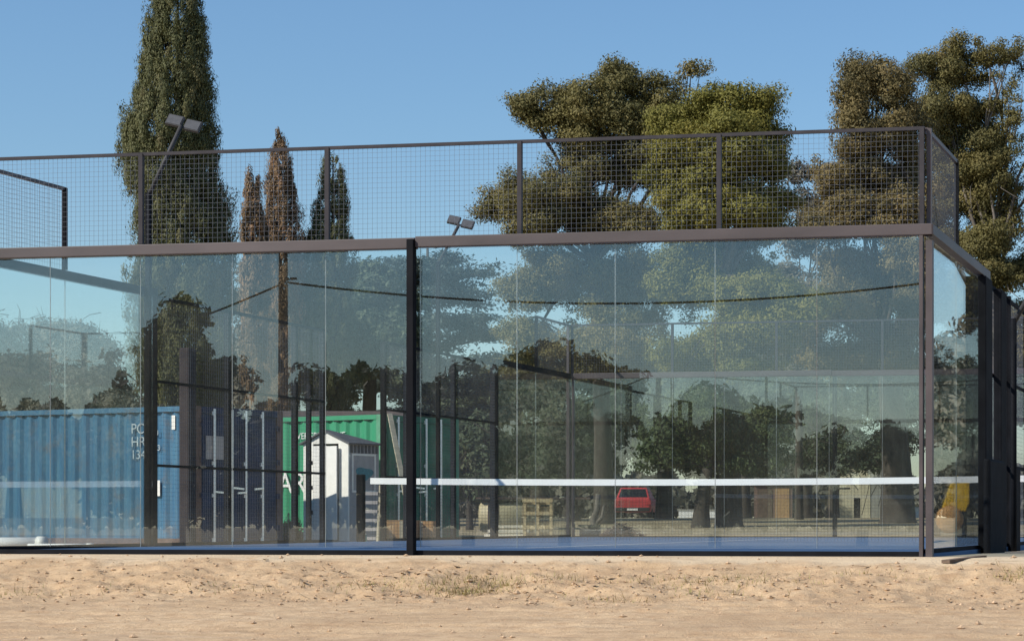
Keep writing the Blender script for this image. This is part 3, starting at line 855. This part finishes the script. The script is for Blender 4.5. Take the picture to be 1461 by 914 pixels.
def crown_mesh(name, lobes, n_leaf, size, mat, clump=.30, per=110, hollow=.45, tint=(.45, .17)):
    """crown of many separate leafy puffs spread through each lobe, sky showing between them"""
    L = np.array([l[:3] for l in lobes]); Rr = np.array([l[3:6] for l in lobes])
    dens = np.array([l[6] if len(l) > 6 else 1.0 for l in lobes])
    # every limb carries several leafy masses, every mass many puffs
    SL = []; SR = []; SD = []; ST = []
    for l, rr, dn in zip(L, Rr, dens):
        ns = 22
        dd = unit(RNG.normal(size=(ns, 3))); dd[:, 1] *= .9
        for q_ in range(ns):
            f = RNG.uniform(.30, .98); k_ = RNG.uniform(.24, .44)
            SL.append(l + dd[q_]*rr*f); SR.append(rr*k_*np.array([1.1, 1.1, .85])); SD.append(dn * (1.0 if RNG.uniform() < .85 else .45)); ST.append(RNG.normal())
    L = np.array(SL); Rr = np.array(SR); dens = np.array(SD); ST = np.array(ST)
    wt = dens * (Rr.prod(1)) ** (2/3.); wt /= wt.sum()
    nc = max(8, n_leaf // per)
    k = RNG.choice(len(L), nc, p=wt)
    d = unit(RNG.normal(size=(nc, 3)))
    rad = hollow + (1-hollow) * RNG.uniform(0, 1, nc) ** .6
    bump = 1 + .16*RNG.normal(size=nc) + (RNG.uniform(size=nc) < .10)*RNG.uniform(.1, .55, nc)
    cc = L[k] + d * Rr[k] * (rad*bump)[:, None]
    ctint = tint[0] + tint[1]*(.6*RNG.normal(size=nc) + .8*ST[k]) + .10*(dens[k] < .5)
    csz = clump * RNG.uniform(.45, 1.5, nc) * (.55 + .45*np.clip(dens[k], 0, 1))
    cnt = np.maximum(12, (per * (csz/clump)**2 / 1.05)).astype(int)
    idx = np.repeat(np.arange(nc), cnt); n = len(idx)
    sq = np.stack([RNG.uniform(.8,1.3,nc), RNG.uniform(.8,1.3,nc), RNG.uniform(.5,.85,nc)], -1)
    od = unit(RNG.normal(size=(n, 3)))
    off = od * (RNG.uniform(0, 1, n) ** .45)[:, None] * 1.25 * csz[idx][:, None] * sq[idx]
    off += RNG.normal(size=(n, 3)) * .045
    C = cc[idx] + off
    N = unit(od*.85 + d[idx]*.25 + np.array([0, 0, .25]) + RNG.normal(size=(n, 3))*.42)
    U, V = leaf_frame(n, N, size)
    return quads_mesh(name, C, U, V, ctint[idx] + .05*RNG.normal(size=n), mat), cc

def limb_tube(m, a, b, r0, r1, bend=.12, n=6, sides=7):
    a = np.array(a, float); b = np.array(b, float); Ln = np.linalg.norm(b-a)
    off = RNG.normal(size=3)*Ln*bend; off[2] = abs(off[2])*.5
    pts = []; rad = []
    for i in range(n+1):
        t = i/n; p = a + (b-a)*t + off*math.sin(math.pi*t) + (RNG.normal(size=3)*Ln*.012 if 0 < i < n else 0)
        pts.append(p); rad.append(r0 + (r1-r0)*t)
    m.tube(pts, rad, sides); return pts

def broadleaf(name, label, lobes_px, Z, base_px, n_leaf, mat, size=.12, pos=W, trunk_r=.25, barkm='bark', clump=.27, group=None,
              hollow=.50, fork=.4, twigs=0, cat='tree', zdepth=.85, limb=.30, per=None):
    """lobes_px: crown masses read off the photograph (px, py, rx, ry[, density]) placed at depth Z"""
    if per is None: per = int(min(260, max(26, .42/size**2)))
    base = pos(base_px, HY, Z); base[2] = float(gz(base[0], base[1]))
    t = thing(name, label, cat, base, 0, group)
    lobes = []
    for l in lobes_px:
        px, py, rx, ry = l[:4]; s = Z/FPX
        dz = RNG.uniform(-.5, .5) * max(rx, ry) * s * 1.6
        c = pos(px, py, Z + dz); 
        lobes.append((*(c - base), rx*s, max(rx, ry)*s*zdepth, ry*s) + ((l[4],) if len(l) > 4 else ()))
    me, cc = crown_mesh('crown', lobes, n_leaf, size, mat, clump, per, hollow)
    cr = bpy.data.objects.new('crown', me); COL.objects.link(cr); cr.parent = t
    m = MB()
    zs = [l[2] for l in lobes]; low = min(l[2]-l[5] for l in lobes); 
    fz = max(.6, low + (max(zs) - low)*fork)
    cxm = np.mean([l[0] for l in lobes]); cym = np.mean([l[1] for l in lobes])
    top = (cxm*.5, cym*.5, fz)
    m.tube([(0,0,-.3),(0,0,.12),(top[0]*.15,top[1]*.15,fz*.35),(top[0]*.55,top[1]*.55,fz*.7),top], [trunk_r*1.7,trunk_r*1.25,trunk_r,trunk_r*.88,trunk_r*.75], 10)
    for l in lobes:
        pts = limb_tube(m, top, l[:3], trunk_r*limb, trunk_r*limb*.2, bend=.07)
        for j in range(3):
            e = np.array(l[:3]) + RNG.normal(size=3)*np.array(l[3:6])*.38
            limb_tube(m, pts[4], e, trunk_r*limb*.4, .008, bend=.06, n=4, sides=5)
    for j in range(twigs):
        c = cc[RNG.integers(len(cc))]; a = c - RNG.normal(size=3)*.5 - np.array([0,0,.4]); 
        limb_tube(m, a, c + RNG.normal(size=3)*.25 + np.array([0,0,.3]), .016, .005, n=3, sides=4)
    tr = m.build('trunk', barkm, t, True)
    return t

def cypress(name, label, px, Z, prof, n_leaf, mat, pos=W, size=.13, barkm='bark', group=None, lean=None):
    """prof: list of (py, left px, right px) read down the outline"""
    base = pos(px, HY, Z); base[2] = float(gz(base[0], base[1])); s = Z/FPX
    t = thing(name, label, 'cypress', base, 0, group)
    py = np.array([p[0] for p in prof], float); lf = np.array([p[1] for p in prof], float); rt = np.array([p[2] for p in prof], float)
    per = 170; nc = n_leaf//per
    area = np.interp(np.linspace(0,1,400), (py-py[0])/(py[-1]-py[0]), rt-lf); cdf = np.cumsum(area); cdf /= cdf[-1]
    yy = np.interp(RNG.uniform(0,1,nc), cdf, np.linspace(py[0], py[-1], 400))
    L = np.interp(yy, py, lf); R = np.interp(yy, py, rt)
    zc = CAM[2] + (HY-yy)*s - base[2]; xc = ((L+R)/2 - px)*s; rr = (R-L)/2*s
    th = RNG.uniform(0, 2*math.pi, nc)
    ru = .40 + .60*RNG.uniform(0,1,nc)**.4
    bump = .98 + .13*np.sin(th*5 + zc*1.9)*np.sin(zc*2.6 + th*2) + .085*RNG.normal(size=nc)
    lx, ly = np.cos(th)*rr*ru*bump, np.sin(th)*rr*ru*bump
    cw = pos(0, 0, 0)
    r2 = RIGHT; f2 = FWD
    if pos is M: r2 = RIGHT*np.array([1,-1]); f2 = FWD*np.array([1,-1])
    cc = np.stack([(xc+lx)*r2[0] + ly*f2[0], (xc+lx)*r2[1] + ly*f2[1], zc], -1)
    dirv = np.stack([np.cos(th)*r2[0] + np.sin(th)*f2[0], np.cos(th)*r2[1] + np.sin(th)*f2[1], np.zeros(nc)], -1)
    idx = np.repeat(np.arange(nc), per)
    csz = .17*RNG.uniform(.5, 1.5, nc)[idx][:, None]*(.6+.4*np.clip(rr/1.2, 0, 1))[idx][:, None]
    offd = unit(RNG.normal(size=(nc*per,3)))
    off = offd*(RNG.uniform(0,1,nc*per)**.5)[:, None]*np.array([1.15,1.15,2.6])*csz
    C = cc[idx] + off
    N = unit(dirv[idx]*.35 + offd*np.array([1,1,.6])*.9 + np.array([0,0,.15]) + RNG.normal(size=C.shape)*.35)
    up = np.array([0,0,1.0]) + .35*dirv[idx] + RNG.normal(size=C.shape)*.25
    U = unit(up - N*(up*N).sum(1, keepdims=True)); V = np.cross(N, U)
    sz = size*RNG.uniform(.6,1.4,len(C))[:, None]
    me = quads_mesh('crown', C, U*sz, V*sz*.38, .45 + (.2*RNG.normal(size=nc))[idx] + .05*RNG.normal(size=len(C)), mat)
    cr = bpy.data.objects.new('crown', me); COL.objects.link(cr); cr.parent = t
    h = zc.max(); m = MB()
    xt = ((lf[0]+rt[0])/2 - px)*s
    m.tube([(0,0,-.3),(0,0,h*.3),(xt*r2[0]*.5,xt*r2[1]*.5,h*.6),(xt*r2[0],xt*r2[1],h)], [.26*min(1,h/10),.2*min(1,h/10),.12*min(1,h/10),.015], 8)
    for j in range(30):
        k = RNG.integers(nc); m.tube([(xc[k]*r2[0]*.9, xc[k]*r2[1]*.9, max(.3, cc[k][2]-1.0)), tuple(cc[k])], [.03,.008], 4)
    m.build('trunk', barkm, t, True)
    return t

def cedar(name, label, px, Z, tiers, n_leaf, mat):
    base = W(px, HY, Z); base[2] = float(gz(base[0], base[1])); s = Z/FPX
    t = thing(name, label, 'cedar', base, 0)
    m = MB(); top = CAM[2] + (HY-tiers[0][1])*s - base[2]
    m.tube([(0,0,-.3),(.05,0,top*.5),(0,0,top+.5)], [.4,.28,.05], 10)
    Cs = []; ti = []
    per = 30; tot = sum(x[2] for x in tiers)
    for (cx_, py, half) in tiers:
        z = CAM[2] + (HY-py)*s - base[2]
        nb = 9
        for b in range(nb):
            a = 2*math.pi*(b + RNG.uniform(-.3,.3))/nb
            ln = half*s*RNG.uniform(.65, 1.1)
            ex = (cx_-px)*s*.3 + math.cos(a)*ln
            ey = math.sin(a)*ln
            e = np.array([ex*RIGHT[0]+ey*FWD[0], ex*RIGHT[1]+ey*FWD[1], z + RNG.uniform(-.5,.2)])
            pts = limb_tube(m, (0,0,z-.4), e, .07, .015, .06, 5, 5)
            nl = int(n_leaf*half/tot/nb/per)
            for q_ in range(nl):
                f = RNG.uniform(.3, 1.05); p = np.array([0,0,z-.4])*(1-f) + e*f
                side = np.array([-e[1], e[0], 0]); side /= max(1e-6, np.linalg.norm(side))
                p = p + side*RNG.normal()*ln*.16*(1.1-f*.4) + np.array([0,0,RNG.normal()*.09+.12])
                Cs.append(p); ti.append(RNG.normal()*.18+.45)
    cc = np.array(Cs); nc = len(cc); idx = np.repeat(np.arange(nc), per)
    off = RNG.normal(size=(nc*per,3))*np.array([.30,.30,.07])
    C = cc[idx]+off
    N = unit(np.array([0,0,1.0]) + RNG.normal(size=C.shape)*.5)
    U, V = leaf_frame(len(C), N, .11, .4)
    me = quads_mesh('crown', C, U, V, np.array(ti)[idx] + .1*RNG.normal(size=len(C)), mat)
    cr = bpy.data.objects.new('crown', me); COL.objects.link(cr); cr.parent = t
    m.build('trunk', 'bark', t, True)

# -- cypresses
cypress('tall_cypress', 'very tall dark cypress rising out of the frame', 252, 68,
        [(-70,245,262),(-30,232,275),(0,222,284),(50,212,294),(100,205,299),(150,192,303),(175,180,304),(205,172,305),(240,172,308),(262,174,314),(280,190,318),(320,196,326),(360,194,330),(420,190,332),(480,196,330),(560,205,322),(640,215,310),(700,225,300)],
        460000, 'leaf_cypress', size=.040)
cypress('dry_cypress', 'thin half dead brown cypress with bare pale wood', 361, 74,
        [(234,360,363),(255,352,368),(290,346,376),(330,346,380),(360,344,384),(440,344,384),(560,348,380),(660,352,376)], 40000, 'leaf_cypress_dry', barkm='pale_bark', size=.055)
cypress('brown_cypress', 'pointed brownish cypress between the dry one and the green one', 402, 76,
        [(184,395,397),(200,397,402),(214,388,412),(250,382,418),(300,378,424),(340,376,430),(400,374,432),(500,376,430),(600,382,424),(680,390,416)], 110000, 'leaf_cypress_dry', size=.042)
cypress('green_cypress', 'shorter dark green cypress right of the brown one', 476, 77,
        [(222,468,482),(240,458,492),(275,452,496),(310,448,496),(330,438,500),(355,430,506),(430,428,508),(540,434,504),(640,444,494),(690,452,488)], 110000, 'leaf_cypress', size=.042)

# -- the big trees
broadleaf('grey_olive_tree', 'big grey olive tree with the highest crown in the middle', 
   [(872,112,42,30),(800,150,48,36),(756,158,30,28),(850,160,50,40),(925,150,50,45),(985,112,30,28,.45),(950,200,45,40),(840,225,75,45),(905,230,50,45),(780,285,70,40),(725,285,34,32),(845,300,60,45),(900,320,55,40),(760,320,60,28),
    (700,300,16,14,.6),(830,400,90,55),(930,420,70,60),(760,410,50,50),(860,490,90,55),(770,500,60,45)], 66, 862, 400000, 'leaf_olive', size=.041, trunk_r=.26)
broadleaf('golden_tree', 'dense golden green tree overlapping the grey olive crown', 
   [(1050,150,52,32),(1090,160,30,36),(985,180,45,38),(1035,215,72,45),(960,235,40,40),(1095,225,40,45),(1050,290,72,45),(980,300,45,45),(1110,300,28,40,.8),(1040,380,85,55),(1090,440,70,55),(985,400,55,55),(1030,500,90,50)], 61, 1040, 400000, 'leaf_gold', size=.041, trunk_r=.30)
broadleaf('brown_tree', 'brownish rounded tree just behind the right corner post',
   [(1245,105,36,30),(1222,140,26,30),(1275,125,30,30),(1245,180,48,40),(1215,230,50,45),(1275,240,48,45),(1190,280,52,45),(1250,310,60,40),(1180,325,40,25),(1300,190,25,60,.7),(1305,300,30,40),(1300,370,40,45),(1310,440,40,45),(1305,520,45,45),(1230,400,75,50),(1170,440,60,50),(1270,470,50,50),(1200,520,60,40)], 66, 1281, 370000, 'leaf_brown', size=.041, trunk_r=.42, fork=.15, limb=.17)
broadleaf('wispy_tree', 'tall wispy tree with pale limbs at the right edge',
   [(1335,105,32,30),(1370,95,40,40),(1405,70,30,28,.5),(1440,80,26,36,.35),(1345,160,42,40),(1390,165,50,40),(1440,150,25,45,.35),(1350,220,40,35),(1405,225,45,40),(1450,230,22,30,.4),(1395,290,34,28),(1440,265,25,20,.6),(1355,280,30,40),(1350,345,35,40),(1400,345,45,36),(1445,325,22,22,.5),(1425,390,40,25),(1500,120,40,60,.4),(1425,205,40,30,.7),(1410,270,40,34),(1440,310,30,30,.6),(1510,250,50,60,.5),(1490,380,50,50),(1380,430,50,50),(1470,480,60,60)], 72, 1418, 330000, 'leaf_olive', size=.041, trunk_r=.30, barkm='pale_bark', twigs=30, fork=.3, limb=.26)
broadleaf('thin_tree', 'thin grey tree filling the gap between the golden and brown crowns',
   [(1140,250,24,22,.5),(1150,300,25,30,.6),(1135,340,35,25),(1140,420,40,60),(1130,500,40,50)], 74, 1140, 30000, 'leaf_grey', size=.06, trunk_r=.12, twigs=20)

# -- middle distance seen through the glass
cedar('cedar', 'blue green cedar with flat layered boughs behind the mid post', 610, 92,
   [(600,372,55),(640,385,85),(560,400,80),(620,420,110),(600,450,120),(620,480,130),(600,515,135),(610,550,130),(600,590,120),(610,625,100)], 60000, 'leaf_cedar')
broadleaf('hazy_grove_tree', 'greyish spreading tree between the green cypress and the cedar', [(520,415,50,42),(560,440,50,40),(500,470,55,45),(545,510,60,50),(480,530,50,45),(590,540,50,45)], 84, 525, 70000, 'leaf_dark', size=.08, trunk_r=.3)
broadleaf('purple_grey_tree', 'dull grey tree under the cypress row', [(360,440,45,50),(430,450,40,50),(390,500,60,50),(330,500,40,45),(440,530,50,45),(350,560,50,35)], 82, 390, 60000, 'leaf_grey', size=.08, trunk_r=.26)
broadleaf('grey_bush_tree', 'round twiggy grey tree above the blue container', [(95,490,50,38),(140,510,40,40),(60,525,45,38),(110,545,70,36),(160,550,35,30),(30,560,35,30)], 70, 100, 80000, 'leaf_grey', size=.06, trunk_r=.2, twigs=220, hollow=.2)
broadleaf('bare_bush', 'loose brownish shrub at the left edge behind the container', [(10,470,26,30,.4),(25,530,35,40),(-20,500,40,50),(60,575,60,25),(150,580,50,22),(200,590,30,25,.6)], 64, 20, 36000, 'leaf_grey', size=.06, trunk_r=.15, twigs=240, hollow=.1)
broadleaf('bright_round_tree', 'small bright green round tree with twin trunks beyond the net', [(1000,590,45,32),(955,612,36,34),(1050,610,50,36),(1090,615,36,36),(1010,640,60,36),(1075,650,50,26),(945,655,28,22)], 60, 1000, 110000, 'leaf_green', size=.05, trunk_r=.20, fork=.1, clump=.24)
broadleaf('dark_lean_tree', 'dark low tree leaning behind the pallet', [(770,585,50,38),(815,620,40,50),(745,630,45,45),(860,590,45,40),(790,660,50,30),(860,650,32,36)], 72, 815, 80000, 'leaf_dark', size=.06, trunk_r=.24, fork=.1)
broadleaf('sparse_tree', 'sparse dark tree before the cream hut', [(1180,600,45,35,.5),(1230,620,45,35,.5),(1190,650,48,30,.7),(1250,655,36,26,.6),(1150,640,36,30,.6)], 80, 1188, 40000, 'leaf_dark', size=.06, trunk_r=.2, twigs=120, fork=.2)
broadleaf('shaded_grove_tree', 'shaded tree filling the space behind the brown tree', [(1150,560,60,40),(1090,540,50,40),(1270,560,60,45),(1330,580,60,50),(1380,560,60,60),(1440,560,60,50)], 98, 1290, 70000, 'leaf_dark', size=.09, trunk_r=.4)
broadleaf('deep_grove_tree', 'deep green tree behind the dark low tree', [(700,560,60,50),(770,540,70,45),(850,540,60,45),(930,550,60,50),(650,600,50,50),(720,620,60,40)], 100, 770, 70000, 'leaf_dark', size=.09, trunk_r=.4)
broadleaf('scrub_tree', 'twiggy dark scrub right of the green container', [(655,640,26,50),(690,650,22,45),(670,690,30,30)], 58, 670, 14000, 'leaf_dark', size=.08, trunk_r=.08, twigs=80)
for i, (px, Z, r, lab) in enumerate(((948, 76, .26, 'thick forked trunk left of the white wall'), (1062, 88, .22, 'slim trunk beside the brick hut'), (1150, 92, .24, 'dark trunk right of the brick hut'))):
    broadleaf('grove_tree', lab + ' under a dark crown', [(px-30, 600, 50, 40), (px+30, 590, 50, 45), (px, 560, 60, 40)], Z, px, 26000, 'leaf_dark', size=.08, trunk_r=r, fork=.35, group='grove trees beyond the court')

broadleaf('weed_clump', 'low dark weeds between the green container and the shed', [(411,757,14,14),(422,762,10,10),(402,764,9,9)], 46.2, 412, 6000, 'leaf_dark', size=.025, trunk_r=.012, clump=.08, cat='weeds')
# distant wood: one mass
def far_wood(name, label, pos, x0, x1, Z, top, n, size, mat='leaf_dark'):
    topf = top if callable(top) else (lambda p: np.full_like(p, top))
    C = []
    px = RNG.uniform(x0, x1, n); hh = RNG.uniform(0, 1, n)
    tp = topf(px) + 26*np.sin(px*.021) + 16*np.sin(px*.057+1) + 8*np.sin(px*.13)
    py = HY - 6 - (HY - 6 - tp)*hh**.8
    zz = Z + RNG.normal(size=n)*4
    X = (px-CX)/FPX*zz; h = CAM[2] + (HY-py)/FPX*zz
    P = CAM[:2] + X[:, None]*RIGHT + zz[:, None]*FWD
    if pos is M: P = P*np.array([1,-1])
    C = np.concatenate([P, h[:, None]], 1)
    if pos is M: C[:, 2] -= .6
    N = unit(RNG.normal(size=(n,3)) + np.array([0,0,.5])); U, V = leaf_frame(n, N, size)
    me = quads_mesh(name, C, U, V, .4 + .3*np.sin(px*.05)*.6 + .15*RNG.normal(size=n), mat)
    o = bpy.data.objects.new(name, me); COL.objects.link(o); tag(o, label, None, None, 'stuff')
far_wood('far_wood', 'far dark wood closing the view beyond the grass', W, -120, 3300, 150, lambda p: np.interp(p, [1500, 1900], [668, 590]), 120000, .36, 'leaf_grey')  # right end, out of view, raised to block sky reflected in the side glass
far_wood('far_hedge', 'dark hedge line far behind the photographer, mirrored low in the glass', M, -300, 1700, 130, lambda p: np.interp(p, [150, 640, 720, 900, 1130, 1700], [548, 548, 612, 640, 650, 655]), 52000, .40)  # left part raised to keep reflected sky off the containers

# ------------------------------------------------------------------ behind the photographer: seen mirrored in the glass
MG = 'trees mirrored in the court glass'
def mirror_tree(label, lobes, px, Z=86, n=14000, mat='leaf_dark', **k):
    return broadleaf('street_tree', label, lobes, Z, px, n, mat, size=.17, pos=M, trunk_r=.22, group=MG, clump=.38, **k)
mirror_tree('tree mirrored in front of the tall cypress', [(250,462,38,34),(240,510,42,40),(285,530,42,38),(250,565,55,36),(322,552,34,30),(250,630,60,40)], 255, n=20000)
mirror_tree('small tree mirrored above the shed', [(462,556,32,24),(470,600,40,40),(440,600,30,30)], 465)
mirror_tree('tree mirrored beside the mid post', [(555,560,40,32),(600,580,36,36),(570,610,50,40)], 570)
mirror_tree('tree mirrored right of the mid post', [(668,560,40,30),(690,590,36,40),(650,610,36,36)], 668)
mirror_tree('broad tree mirrored above the pallet', [(790,522,52,34),(755,545,40,26),(835,545,50,34),(885,555,36,30),(800,590,100,40),(860,600,50,40)], 805, n=24000)
mirror_tree('tree mirrored over the bright round tree', [(1020,590,60,38),(960,620,46,36),(1085,610,46,36),(1020,640,90,36)], 1020, n=20000)
mirror_tree('low tree mirrored near the right corner', [(1240,640,50,30),(1180,655,50,26),(1285,650,30,40)], 1230, n=10000)
mirror_tree('low tree mirrored over the blue container', [(60,640,60,30),(130,650,50,28),(0,650,50,28)], 70, n=10000)

for px, lab in ((1640, 'added leafy tree past the right end of the court'), (2050, 'added dark leafy tree past the far right corner'), (2330, 'bare twigged tree far to the right, mirrored in the right corner glass'), (2720, 'added tree far to the right, mirrored over the container end'), (2960, 'added tree far to the right, mirrored over the container side')):
    sp = .5 if px == 2330 else 1.0
    broadleaf('added_tree', lab, [(px-70,560,80,60,sp),(px+70,560,80,60,sp),(px,500,80,50,sp),(px,620,130,60,sp)], 84, px, 34000 if sp == 1 else 14000, 'leaf_grey', size=.15, trunk_r=.3, clump=.45, twigs=120 if sp < 1 else 10)  # out-of-view trees added to block sky glare reflected in the side glass

# utility poles and cables behind the photographer
def utility_pole(label, px, top, Z, r, arm=True):
    b = M(px, HY, Z); b[2] = float(gz(b[0], b[1])); h = M(px, top, Z)[2] - b[2]
    t = thing('utility_pole', label, 'utility pole', b, 0, 'utility poles along the road')
    MB().tube([(0,0,-.4),(0,0,h*.5),(0,0,h)], [r*1.15,r,r*.85], 12).build('pole', 'pole_wood', t, True)
    if not arm:
        MB().box(-.05, .42, -.03, .03, h-1.32, h-1.25).build('bracket', 'dark_steel', t); return
    MB().bar((-.45,0,h-.35),(.45,0,h-.35),.09,.09).build('crossarm', 'pole_wood', t)
    for x in (-.36, .36): MB().tube([(x,0,h-.30),(x,0,h-.16)], [.04,.03], 8).build('insulator', 'grey_plastic', t, True)
utility_pole('wooden utility pole mirrored before the brown cypress', 404, 335, 66, .15, False)
utility_pole('wooden utility pole mirrored beyond the right corner', 1600, 345, 66, .14)
def cable(label, a, b, drop, r=.022):
    m = MB(); pts = []
    for i in range(31):
        t = i/30; p = a*(1-t) + b*t; p[2] -= drop*4*t*(1-t); pts.append(p - a)
    m.tube(pts, r*1.5, 6)
    o = m.build('overhead_cable', 'cable', None, True, loc=a); tag(o, label, 'cable', 'overhead cables')
cable('sagging black cable mirrored across the whole front glass', M(404, 402, 66), M(1600, 356, 66), 1.05)
cable('short black cable dropping from the pole to the left', M(404, 404, 66), M(215, 478, 66), .05)
